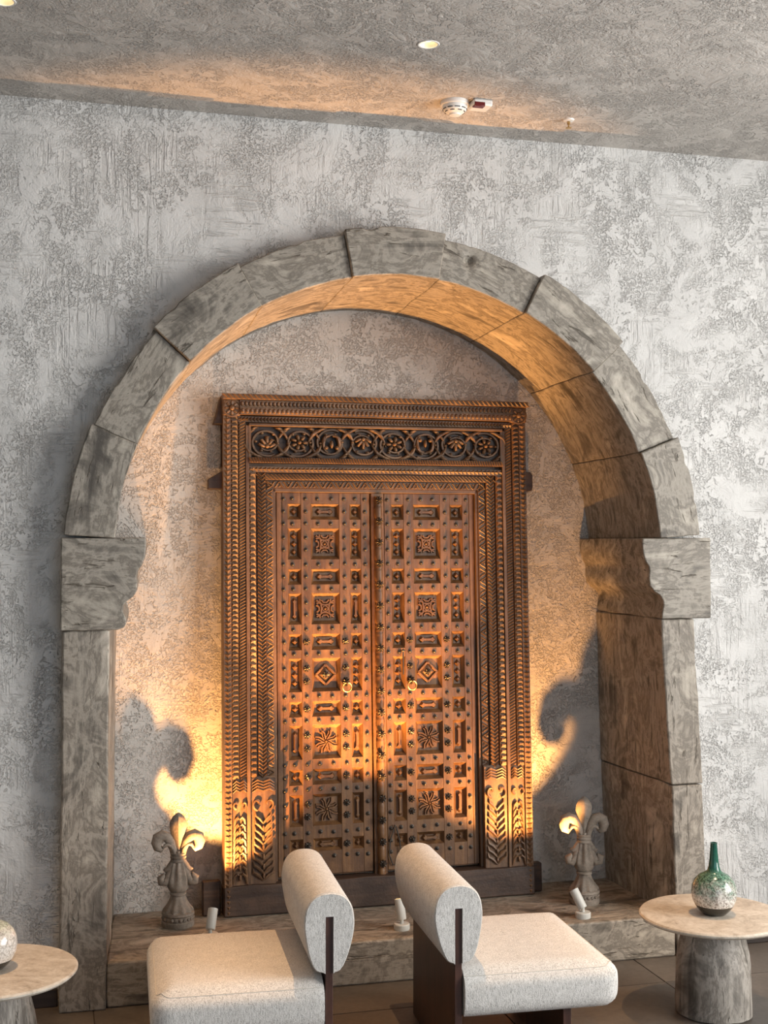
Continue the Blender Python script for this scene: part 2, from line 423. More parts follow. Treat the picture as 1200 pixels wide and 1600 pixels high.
# ------------------------------------------------------------------ stone arch
arch = empty('trim_1', (CX, 0, 0), label='large horseshoe arch of grey veined travertine blocks framing the wall niche', kind='structure')
JA = [176.3, 157.6, 138.4, 120.2, 100.5, 82.1, 62.5, 43.0, 22.6, 3.8]
for i in range(9):
    a1, a0 = rad(JA[i]), rad(JA[i+1]); am = (a0+a1)/2
    proud = 0.020 if i % 2 == 0 else 0.0
    ro = RO + (0.012 if i % 2 == 0 else -0.004) + random.uniform(-.004, .004)
    gap = 0.0007
    cpos = Vector((CX+1.14*math.cos(am), 0.24, CZ+1.14*math.sin(am)))
    th = am - PI/2                                   # local x = tangent
    rotm = Matrix.Rotation(-th, 4, 'Y'); inv = rotm.inverted()
    def fn(u, v, w, a0=a0, a1=a1, proud=proud, ro=ro, cpos=cpos, inv=inv, i=i):
        a = a0+gap+(a1-a0-2*gap)*u
        y = (SF-proud) + (NB-SF+proud)*v
        ri = RI - 0.028*max(0, (y-SF))/(NB-SF)
        r = ri+(ro-ri)*w
        p = Vector((CX+r*math.cos(a), y, CZ+r*math.sin(a)))
        d = wob(p, 0.0032, 9)+wob(p, 0.0016, 31)
        if w == 1 and v < .2:
            d -= Vector((math.cos(a), 0, math.sin(a)))*max(0, nz(p, 14)-.18)*.03
        if i == 5 and v == 0:                        # the chipped hollow in the block right of the keystone
            q = Vector((1.585, SF, 2.725))-p; d.y += 0.035*math.exp(-(q.x**2+q.z**2)/0.0003)
        d.y = d.y if v < 0.999 else 0
        return inv @ (p+d-cpos)
    mb = MB().shell(24, 10, 9, fn)
    o = mb.build('voussoir', 'stone_x', arch, tuple(cpos-Vector((CX,0,0))), rotm.to_euler(), angle=50, bevel=0.004, seg=2)
# imposts: moulded blocks, profile extruded through the depth of the niche
PL = [(0.362,1.660),(0.362,1.625),(0.358,1.590),(0.347,1.562),(0.335,1.543),(0.329,1.520),(0.333,1.490),(0.330,1.472),(0.318,1.452),(0.297,1.437),(0.284,1.420),(0.282,1.398),(0.292,1.378),(0.295,1.358),(0.287,1.343),(0.262,1.334)]
PR = [(2.300,1.660),(2.300,1.632),(2.304,1.599),(2.314,1.570),(2.327,1.548),(2.330,1.530),(2.328,1.505),(2.332,1.472),(2.350,1.450),(2.374,1.436),(2.389,1.415),(2.391,1.395),(2.386,1.370),(2.384,1.340)]
def impost(prof, xo, sign):
    mb = MB(); xc = xo; m = len(prof); ny = 8; nx = 6
    def fn(u, v, w):
        # u: outer side to profile, v depth, w height index
        k = w*(m-1); i = min(int(k), m-2); t = k-i
        px = prof[m-1-i][0]*(1-t)+prof[m-2-i][0]*t; pz = prof[m-1-i][1]*(1-t)+prof[m-2-i][1]*t
        if u == 0 and False: pass
        z = pz if u > 0.99 else (prof[-1][1]+(prof[0][1]-prof[-1][1])*w)*(1-u)+pz*u
        y = SF-.012 + (NB-SF+.012)*v
        splay = sign*0.0 if sign < 0 else 0.05*v
        x = xo+(px+splay*(u)-xo)*u
        p = Vector((x, y, z)); d = wob(p, 0.0028, 12)+wob(p, .0012, 40)
        if v == 1: d.y = 0
        return p+d-Vector((CX, 0, 0))
    return mb.shell(nx, ny, (m-1)*2, fn)
impost(PL, 0.068, 1).build('impost', 'stone_x', arch, angle=60, bevel=.004)
impost(PR, 2.598, -1).build('impost', 'stone_x', arch, angle=60, bevel=.004)
# piers
def pier(xo0, xo1, xi0, xi1, xb0, xb1, z0, z1):
    # outer x, inner front x, inner back x: each at bottom and top
    def fn(u, v, w):
        z = z0+(z1-z0)*w; y = SF+(NB-SF)*v
        xo = xo0+(xo1-xo0)*w; xi = (xi0+(xi1-xi0)*w)*(1-v)+(xb0+(xb1-xb0)*w)*v
        p = Vector((xo+(xi-xo)*u, y, z)); d = wob(p, .0035, 6)+wob(p, .0018, 26)
        if v == 1: d.y = 0
        if z < .03: d.z = 0
        return p+d-Vector((CX,0,0))
    return MB().shell(7, 12, 36, fn)
pier(.070,.076,.232,.236,.288,.294,0.0,1.333).build('pier','stone_z',arch,angle=50,bevel=.006)
pier(2.592,2.562,2.452,2.428,2.425,2.402,0.0,.676).build('pier','stone_z',arch,angle=50,bevel=.006)
pier(2.566,2.528,2.425,2.384,2.400,2.380,.680,1.339).build('pier','stone_z',arch,angle=50,bevel=.006)

# plinth step that fills the foot of the niche
def step_fn(u, v, w):
    x0 = .233+.054*v; x1 = 2.449-.022*v
    p = Vector((x0+(x1-x0)*u, SF+.012+(NB-SF-.012)*v, .16*w)); d = wob(p, .003, 7)+wob(p, .0012, 30)
    if w == 0 or v == 1: d = Vector((0,0,0))
    if w == 1: d.z *= .35
    return p+d
MB().shell(60, 16, 5, step_fn).build('stone_step', 'stone_step', angle=50, bevel=.008, seg=3,
    label='low travertine step filling the foot of the arched niche under the carved door', cat='step')

# ------------------------------------------------------------------ carved wooden door leaning in the niche
LEAN = rad(2.6)
door = empty('carved_door', (1.362, 0.375, 0.164), (-LEAN, 0, 0),
    label='old carved wooden double door in its ornate frame, leaning against the niche wall', cat='door')
DB = 0.078      # depth of the frame behind its front face
# --- carved units, laid along +z (vertical) in the plane y = 0 (front is -y); w = band width, p = pitch
def u_leaf(mb, x, y, z, w, p, s=1):       # overlapping pointed leaf with a raised midrib
    h = w*.5
    mb.add([(x-h,y,z+p*.5),(x,y-.001,z-p*.55),(x+h,y,z+p*.5),(x,y-.0085,z+p*.25),(x,y,z+p*.62)], [(0,1,3),(1,2,3),(2,4,3),(4,0,3)])
def u_rope(mb, x, y, z, w, p, s=1):       # slanted strand
    h = w*.5; q = p*.55*s
    mb.add([(x-h,y,z-q-p*.4),(x+h,y,z+q-p*.4),(x+h,y,z+q+p*.4),(x-h,y,z-q+p*.4),(x-h*.75,y-.006,z-q*.7),(x+h*.75,y-.006,z+q*.7)], [(0,1,5,4),(1,2,5),(2,3,4,5),(3,0,4)])
def u_bead(mb, x, y, z, w, p, s=1):
    mb.sphere((x,y,z), (w*.42, .009, p*.40), 6, 4)
def u_tooth(mb, x, y, z, w, p, s=1):      # gouged notch block
    h = w*.5
    mb.add([(x-h,y,z-p*.42),(x+h,y,z-p*.42),(x+h,y,z+p*.42),(x-h,y,z+p*.42),(x-h*.6,y-.009,z+p*.05),(x+h*.6,y-.009,z+p*.30),(x-h*.6,y-.009,z+p*.38)], [(0,1,5,4),(1,2,5),(2,3,6,5),(3,0,4,6),(4,5,6)])
def u_chev(mb, x, y, z, w, p, s=1):       # herringbone pair
    h = w*.5
    for d in (-1, 1):
        mb.add([(x,y,z-p*.75),(x+d*h,y,z+p*.15),(x+d*h,y,z+p*.95),(x,y,z+p*.05),(x,y-.0075,z-p*.35),(x+d*h*.9,y-.0075,z+p*.5)], [(0,1,5,4),(1,2,5),(2,3,4,5),(3,0,4)])
def u_scroll(mb, x, y, z, w, p, s=1):     # running vine: curling stem with a leaf
    h = w*.42; pts = []
    for k in range(7):
        t = k/6; pts.append((x+h*math.sin(PI*(t*2-.5))*s, y-.002, z-p*.5+p*t))
    mb.tube(pts, .0035, 4)
    mb.sphere((x-h*.55*s, y, z+p*.05), (h*.42, .006, p*.2), 5, 4, Matrix.Rotation(.7*s, 3, 'Y'))
    mb.sphere((x+h*.25*s, y, z-p*.15), (h*.3, .006, p*.13), 5, 4)
def vband(x0, x1, z0, z1, y, pitch, unit, mat='wood', depth=None, name='carved_band'):
    mb = MB(); mb.box(x0, x1, y, DB if depth is None else y+depth, z0, z1)
    n = max(1, int(round((z1-z0)/pitch))); p = (z1-z0)/n
    for i in range(n): unit(mb, (x0+x1)/2, y, z0+p*(i+.5), (x1-x0)*.96, p, -1 if i % 2 else 1)
    return mb.build(name, mat, door, kind='stuff', angle=25)
def hband(x0, x1, z0, z1, y, pitch, unit, mat='wood_x', depth=None, name='carved_band'):
    mb = MB(); n = max(1, int(round((x1-x0)/pitch))); p = (x1-x0)/n; t = MB()
    for i in range(n): unit(t, 0, y, p*(i+.5), (z1-z0)*.96, p, -1 if i % 2 else 1)
    zc = (z0+z1)/2
    mb.box(x0, x1, y, DB if depth is None else y+depth, z0, z1)
    mb.add([(x0+q[2], q[1], zc-q[0]) for q in t.v], t.f)
    return mb.build(name, mat, door, kind='stuff', angle=25)
rope = lambda *a: u_rope(*a[:6], 1)
for s in (-1, 1):
    def V(xa, xb, z0, z1, y, p, u, **k):
        a, b = sorted((s*xa, s*xb)); return vband(a, b, z0, z1, y, p, u, **k)
    V(.652, .622, .0, 2.005, .000, .021, u_leaf)
    V(.622, .592, .535, 2.0, .006, .020, u_tooth)
    V(.588, .560, .535, 1.985, .012, .013, rope)
    V(.546, .518, .535, 1.79, .016, .024, u_tooth)
    V(.512, .477, .535, 1.765, .022, .0155, u_chev)
    V(.474, .444, .535, 1.735, .032, .036, u_scroll)
    # plain fillets between the carved strips
    for xa, xb, zt, y in ((.592,.588,1.99,.026), (.560,.546,1.96,.006), (.518,.512,1.77,.03), (.477,.474,1.735,.04), (.444,.432,1.705,.040)):
        a, b = sorted((s*xa, s*xb)); MB().box(a, b, y, DB, .112, zt).build('fillet', 'wood', door, bevel=.0015)
# horizontal courses, top down
hband(-.655, .655, 2.060, 2.082, -.030, .021, rope)
hband(-.585, .585, 2.030, 2.058, -.016, .0165, u_bead)
hband(-.585, .585, 2.000, 2.028, -.022, .0185, u_bead)
hband(-.590, .590, 1.972, 1.996, .008, .014, u_leaf)
MB().box(-.652, .652, .042, DB, 1.79, 2.06).build('lintel', 'wood_x', door)
MB().box(-.655, .655, -.006, .02, 2.0, 2.062).build('cornice', 'wood_x', door)
MB().box(-.548, .548, -.002, .03, 1.956, 1.968).build('fillet', 'wood_x', door, bevel=.003)
hband(-.546, .546, 1.806, 1.828, -.002, .011, rope)
hband(-.546, .546, 1.768, 1.792, .012, .018, u_leaf)
hband(-.512, .512, 1.738, 1.764, .022, .0155, lambda *a: u_rope(*a[:6], 2.0))
hband(-.474, .474, 1.706, 1.734, .032, .036, u_scroll)
MB().box(-.546, .546, .046, DB, 1.70, 1.80).build('lintel', 'wood_x', door)
MB().box(-.444, .444, .040, DB, 1.690, 1.706).build('fillet', 'wood_x', door, bevel=.002)
# corner rosettes on the cornice
rs = MB(); rs.sphere((0,-.004,0), (.012,.012,.012), 8, 5)
for k in range(8):
    a = 2*PI*k/8; rs.sphere((.020*math.cos(a),0,.020*math.sin(a)), (.013,.008,.007), 6, 4, Matrix.Rotation(-a, 3, 'Y'))
rs.tube([(.034*math.cos(2*PI*k/20), 0, .034*math.sin(2*PI*k/20)) for k in range(20)], .005, 5, closed=True)
rme = rs.mesh('rosette', 'wood_x')
for s in (-1, 1): inst('rosette', rme, door, (s*.618, -.008, 2.026))
for s in (-1, 1): MB().box(s*.618-.036, s*.618+.036, -.010, .02, 1.996, 2.060).build('corner_block', 'wood', door, bevel=.004)
# frieze of vine scrolls
MB().box(-.540, .540, .028, .04, 1.828, 1.956).build('frieze_board', 'wood_dark', door)
MB().box(-.548, -.538, .004, .04, 1.826, 1.958).box(.538, .548, .004, .04, 1.826, 1.958).build('frieze_end', 'wood', door)
def roundel(var):
    mb = MB(); R = .053; pts = []; rr = []
    for k in range(34):                       # open spiral stem
        t = k/33; a = rad(-120)+t*rad(430); r = R*(1.10-.50*t); pts.append((r*math.cos(a), -.002-.005*t, r*math.sin(a))); rr.append(.0068*(1-.35*t))
    mb.tube(pts, rr, 6)
    for d in (-1, 1):                         # ribbed leaves sweeping up into the gaps between the scrolls
        for q in range(4):
            e = .012*q; b = [(d*(.012+e*.9+(.052-.2*e)*t), -.002-.006*math.sin(PI*t), -.061+.002*q+t*t*(.020+1.3*e)) for t in (0,.2,.4,.6,.8,1)]
            mb.tube(b, [.002,.0055,.007,.0065,.005,.002], 6)
        for q in range(3):
            b = [(d*(.030+.010*q+.030*t), -.002-.005*math.sin(PI*t), .060-.008*q-t*t*(.010+.016*q)) for t in (0,.25,.5,.75,1)]
            mb.tube(b, [.002,.005,.006,.005,.002], 6)
    for k in range(6):                        # buds along the inside of the stem
        a = rad(-60+k*62); mb.sphere((.040*math.cos(a), -.006, .040*math.sin(a)), (.0075,.007,.006), 6, 4)
    if var == 0:
        for k in range(7):
            a = 2*PI*k/7; mb.sphere((.021*math.cos(a), -.006, .021*math.sin(a)), (.014,.009,.0075), 6, 4, Matrix.Rotation(-a, 3, 'Y'))
        mb.sphere((0,-.012,0), .008, 7, 5)
    elif var == 1:
        for k in range(5):
            a = rad(90+(k-2)*42); L = .034 if k == 2 else .028
            mb.tube([(0,-.003,-.02),(.45*L*math.cos(a),-.010,-.02+.6*L*math.sin(a)),(L*math.cos(a),-.008,-.012+L*math.sin(a)),(1.25*L*math.cos(a+.25),-.003,-.014+1.1*L*math.sin(a))], [.004,.0075,.007,.002], 6)
        mb.sphere((0,-.010,-.018), (.010,.009,.010), 7, 5)
    else:
        for d in (-1, 1):
            pp = [(d*(.004+.026*math.sin(t*2.6)), -.008, -.030+.056*t-.012*math.sin(t*5)) for t in [q/8 for q in range(9)]]
            mb.tube(pp, [.004,.006,.0075,.008,.008,.007,.006,.005,.003], 6)
            mb.sphere((d*.020,-.010,.020), (.009,.008,.009), 7, 5)
        mb.sphere((0,-.010,.006), (.007,.009,.018), 7, 5)
    return mb.mesh('vine_roundel', 'wood_x', angle=60)
vr = [roundel(k) for k in range(3)]
for i in range(8):
    x = -.540+.0675+.135*i
    inst('vine_roundel', vr[(i*2+1) % 3], door, (x, .025, 1.892), scale=(1.14 if i % 2 else -1.14, 1.7, 1.0 if i % 4 < 2 else -1.0))
# acanthus panels at the feet of the jambs
def acanthus(w, h, var):
    mb = MB(); mb.box(-w/2, w/2, .004, .02, 0, h); n = 9
    for k in range(n):
        z = h*(.04+.60*k/n)
        for d in (-1, 1):
            sp = w*.46*(1-.25*k/n)
            pts = [(0, 0, z), (d*sp*.45, -.004, z+.012+h*.02), (d*sp*.85, -.003, z+h*.075), (d*sp*.92, 0, z+h*.115)] if var == 0 else \
                  [(d*sp, 0, z-h*.02), (d*sp*.8, -.004, z+h*.05), (d*sp*.4, -.004, z+h*.075), (0, 0, z+h*.05)]
            mb.tube(pts, [.004,.0062,.0055,.002], 5)
    for k in range(6): mb.sphere((0,-.002,h*(.08+.09*k)), (.006,.008,.014), 6, 4)
    zc = h*.76
    for d in (-1, 1):
        pts = []; rr = []
        for k in range(18):
            t = k/17; a = -PI/2+d*t*5.0; r = w*.22*(1-.75*t); pts.append((d*w*.23+r*math.cos(a), -.003, zc+r*math.sin(a)*1.15)); rr.append(.0058*(1-.5*t))
        mb.tube(pts, rr, 5)
        for k in range(4):
            z = h*(.88+.028*k); mb.tube([(0,0,z),(d*w*.25,-.004,z+.010),(d*w*.45,0,z-.004)], [.003,.0055,.002], 5)
    return mb.mesh('acanthus_panel', 'wood', angle=50)
ai, ao = acanthus(.100, .420, 0), acanthus(.062, .420, 1)
for s in (-1, 1):
    inst('acanthus_panel', ai, door, (s*.495, .010, .115), scale=(s, 1, 1))
    inst('acanthus_panel', ao, door, (s*.590, .006, .115), scale=(s, 1, 1))
    a, b = sorted((s*.622, s*.444)); MB().box(a, b, .02, DB, .10, .54).build('jamb', 'wood', door)
# sill and tenons
def sill_fn(u, v, w):
    p = Vector((-.655+1.31*u, -.004+(DB+.004)*v, .118*w)); d = wob(p, .004, 8); 
    if w == 0: d.z = 0
    return p+d
MB().shell(40, 4, 5, sill_fn).build('sill', 'wood_dark', door, bevel=.004)
MB().box(-.735, -.662, .040, DB, .0, .135).build('sill_end', 'wood_dark', door, bevel=.006)
MB().box(.658, .705, .036, DB, .0, .120).build('sill_end', 'wood_dark', door, bevel=.006)
MB().prism([(-.708,1.700),(-.650,1.700),(-.650,1.775),(-.708,1.740)], .045, DB).build('tenon', 'wood_dark', door, bevel=.003)
MB().prism([(.650,1.700),(.695,1.706),(.700,1.72),(.700,1.775),(.690,1.788),(.650,1.790)], .045, DB).build('tenon', 'wood_dark', door, bevel=.003)
MB().prism([(-.688,1.965),(-.648,1.965),(-.648,2.075),(-.660,2.072),(-.676,2.0)], .03, DB).build('tenon', 'wood_dark', door, bevel=.003)

# --- the two leaves
ROWS = [(1.642,1.58),(1.54,1.415),(1.372,1.311),(1.272,1.147),(1.105,1.042),(1.005,.871),(.829,.769),(.732,.597),(.553,.493),(.451,.327),(.273,.224)]
YF, YP = .056, .074       # front of rails and stiles; floor of the sunk panels
CE = .013                 # slope of the panel edges
pan_cache = {}
def panel_mesh(w, h):
    key = (round(w,4), round(h,4))
    if key not in pan_cache:
        mb = MB(); c = CE
        o = [(-w/2,0,-h/2),(w/2,0,-h/2),(w/2,0,h/2),(-w/2,0,h/2)]; i_ = [(-w/2+c,YP-YF,-h/2+c),(w/2-c,YP-YF,-h/2+c),(w/2-c,YP-YF,h/2-c),(-w/2+c,YP-YF,h/2-c)]
        mb.add(o+i_, [(0,1,5,4),(1,2,6,5),(2,3,7,6),(3,0,4,7),(4,5,6,7)])
        me = mb.mesh('panel', 'wood_leaf', False); pan_cache[key] = me
    return pan_cache[key]
def pyramid(mb, x, z, w, h, d=.013):
    mb.add([(x-w,0,z),(x,0,z-h),(x+w,0,z),(x,0,z+h),(x-w*.35,-d,z),(x,-d,z-h*.35),(x+w*.35,-d,z),(x,-d,z+h*.35)], [(0,1,5,4),(1,2,6,5),(2,3,7,6),(3,0,4,7),(4,5,6,7)])
def ridge(mb, pts, r=.005, d=.011):
    mb.tube([(x,-d*.35,z) for x, z in pts], r, 6, d/r*.6)
def bone(mb, L, w, vertical, d=.012):     # bar with pointed, notched ends
    o = [(-L/2,0),(-L/2+w*.7,w*.85),(-L/2+w*1.3,w*.42),(L/2-w*1.3,w*.42),(L/2-w*.7,w*.85),(L/2,0),(L/2-w*.7,-w*.85),(L/2-w*1.3,-w*.42),(-L/2+w*1.3,-w*.42),(-L/2+w*.7,-w*.85)]
    if vertical: o = [(z, x) for x, z in o][::-1]
    n = len(o); vs = [(x,0,z) for x,z in o]+[(x*.80 if not vertical else x*.6,-d,z*.6 if not vertical else z*.80) for x,z in o]
    mb.add(vs, [tuple(range(n, 2*n))]+[(i,(i+1) % n,n+(i+1) % n,n+i) for i in range(n)])
mot = {}
def motif(kind):
    if kind in mot: return mot[kind]
    mb = MB(); q = .036
    if kind == 'knot':
        for sx in (-1,1):
            for sz in (-1,1):
                ridge(mb, [(sx*q*1.02,sz*q*.62),(sx*q*.62,sz*q*.72),(sx*q*.62,sz*q*1.08)]); ridge(mb, [(sx*q*.62,sz*q*.72),(sx*q*.30,sz*q*.36)]); ridge(mb, [(sx*q*1.02,sz*q*.95),(sx*q*.72,sz*q*.78)])
        for a in range(4):
            R = Matrix.Rotation(a*PI/2, 2); f = lambda x, z: tuple(R @ Vector((x*q, z*q)))
            ridge(mb, [f(-.42,1.0),f(-.20,.72),f(.20,.72),f(.42,1.0)])
            ridge(mb, [f(-.5,.5),f(-.42,0),f(-.5,-.5)])
        ridge(mb, [(q*.32*math.cos(2*PI*k/12), q*.32*math.sin(2*PI*k/12)) for k in range(13)], .004)
        mb.sphere((0,-.004,0), (.007,.010,.007), 8, 5); nm = 'knot_carving'
    elif kind == 'diamond':
        for a in range(4):
            R = Matrix.Rotation(a*PI/2, 2); p0 = R @ Vector((0,.041)); p1 = R @ Vector((.041,0))
            ridge(mb, [tuple(p0), tuple(p1)], .006)
            for k in range(6):
                p = p0.lerp(p1, (k+.5)/6)*1.10; mb.sphere((p.x,-.003,p.y), (.0036,.008,.0036), 5, 4)
        pyramid(mb, 0, 0, .036, .036, .008); nm = 'diamond_carving'
    elif kind == 'pinwheel':
        for a in range(8):
            R = Matrix.Rotation(a*PI/4, 2); g = lambda x, z: tuple(R @ Vector((x, z)))
            ridge(mb, [g(.004,.008),g(.018,.028),g(.020,.042 if a % 2 else .046)], .0042); ridge(mb, [g(-.002,.015),g(.009,.034),g(.010,.043)], .0030)
        mb.sphere((0,-.002,0), (.007,.009,.007), 8, 5); nm = 'pinwheel_carving'
    elif kind == 'bar': bone(mb, .078, .017, False); nm = 'bar_carving'
    elif kind == 'bone': bone(mb, .092, .013, True); nm = 'bar_carving'
    elif kind == 'pyramid': pyramid(mb, 0, 0, .016, .017, .014); nm = 'pyramid_carving'
    else:
        for k in (-1,0,1): pyramid(mb, 0, k*.033, .014, .016, .014)
        nm = 'pyramid_carving'
    mot[kind] = (nm, mb.mesh(nm, 'wood_leaf', angle=25)); return mot[kind]
sm = MB(); sm.lathe([(.0095,0),(.0085,.003),(.0060,.0035),(.0055,.006),(.0030,.0085),(0,.009)], 8)
sm.v = [(x, -z, y) for x, y, z in sm.v]; stud_me = sm.mesh('stud', 'iron')
fm = MB(); fm.sphere((0,-.004,0), (.007,.012,.007), 8, 5)
for k in range(8):
    a = 2*PI*k/8; fm.sphere((.009*math.cos(a),-.002,.009*math.sin(a)), (.0065,.006,.0036), 6, 4, Matrix.Rotation(-a, 3, 'Y'))
flower_me = fm.mesh('flower_stud', 'iron')
rail_cache = {}
def leaf(stiles, panels, studx, x0, x1, label, mirror):
    L = bpy.data.objects.new('door_leaf', None); COL.objects.link(L); L.parent = door; L['label'] = label
    MB().box(x0, x1, YP+.0006, DB+.004, .122, 1.695).build('back_board', 'wood_leaf', L)
    for a, b in stiles: MB().box(a, b, YF-.001, YP, .13, 1.690).build('stile', 'wood_leaf', L, bevel=.002)
    zs = [1.690]+[z for r in ROWS for z in r]+[.13]
    for i in range(0, len(zs), 2):
        z1, z0 = zs[i], zs[i+1]
        MB().box(x0+.03 if not mirror else x0+.02, x1-.02 if not mirror else x1-.03, YF, YP, z0, z1).build('rail', 'wood_leaf', L, bevel=.002)
        zc = (z0+z1)/2 if 0 < i < len(zs)-2 else (z0+.022 if i == 0 else z1-.022)
        for x in studx: inst('stud', stud_me, L, (x+random.uniform(-.002,.002), YF-.0005, zc+random.uniform(-.002,.002)), (0,random.uniform(0,6),0))
    for r, (z1, z0) in enumerate(ROWS):
        tall = r % 2 == 1; zc = (z0+z1)/2
        for c, (a, b) in enumerate(panels):
            xc = (a+b)/2; inst('panel', panel_mesh(b-a, z1-z0), L, (xc, YF, zc))
            if c == 1: k = ('knot','knot','diamond','pinwheel','pinwheel')[r//2] if tall else 'bar'
            else: k = (('pyramids' if (r in (1, 5) or (r == 3 and mirror)) else 'bone') if tall else 'pyramid')
            nm, me = motif(k); inst(nm, me, L, (xc, YP-.0005, zc))
            if k == 'diamond': inst('flower_stud', flower_me, L, (xc, YP-.010, zc))
        for j, x in enumerate((studx[0], studx[2], studx[5], studx[7])):
            fl = j in (1, 2) and r >= 4
            for z in ((zc+(z1-z0)*.2, zc-(z1-z0)*.2) if tall else (zc,)):
                inst('flower_stud' if fl else 'stud', flower_me if fl else stud_me, L, (x, YF-.001, z), (0,random.uniform(0,6),0))
    return L
SX = [-.397,-.358,-.304,-.252,-.196,-.140,-.095,-.051]
leaf([(-.427,-.404),(-.404,-.379),(-.325,-.282),(-.163,-.116),(-.070,-.031)], [(-.379,-.325),(-.282,-.163),(-.116,-.070)], SX, -.427, -.026,
     'door leaf with bone-shaped carvings beside its second knot panel', False)
SXr = [.046,.090,.138,.192,.246,.300,.350,.394]
leaf([(.032,.063),(.116,.160),(.277,.323),(.378,.408),(.408,.430)], [(.063,.116),(.160,.277),(.323,.378)], SXr, .030, .430,
     'door leaf with an upright latch bar hanging above its ring', True)
# centre astragal: turned half-column with bosses
prof = []; z = 1.685
MB().box(-.026, .030, .050, YP, .112, 1.690).build('astragal_board', 'wood_leaf', door, bevel=.002)
ast = MB(); zz = .118; pr = []
while zz < 1.68:
    k = ((zz-.118) % .088)/.088
    r = .0175 if k < .22 or k > .78 else (.0125+.004*abs(math.sin((k-.22)*PI*5)))
    pr.append((r, zz)); zz += .0055
ast.lathe(pr, 12); ast.build('astragal', 'wood_leaf', door, (.003, .046, 0), angle=60)
big_me = flower_me
for i in range(18): inst('boss', big_me, door, (.003, .026, .118+.088*(i+.0)+.044 if False else .162+.088*i), scale=(1.15,1.3,1.15)) if .162+.088*i < 1.68 else None
# ring pulls, latch bar, hanging loop
ring = MB().tube([(.019*math.cos(2*PI*k/28), 0, .019*math.sin(2*PI*k/28)) for k in range(28)], .0026, 8, closed=True).mesh('ring_pull', 'brass')
for x in (-.140, .140):
    inst('ring_pull', ring, door, (x, .034, .885), (rad(8),0,0)); inst('flower_stud', flower_me, door, (x, .052, .905), scale=(1.2,1.8,1.2))
MB().tube([(.106,.048,1.030),(.106,.046,.930)], .003, 6).sphere((.106,.046,1.03),(.008,.006,.006),8,5).build('latch_bar', 'iron', door)
MB().tube([(.062,.046,.312),(.040,.046,.25),(.036,.046,.19),(.05,.046,.15),(.072,.046,.15),(.086,.046,.19),(.080,.046,.25),(.066,.046,.305)], .003, 6).build('hasp', 'iron', door)

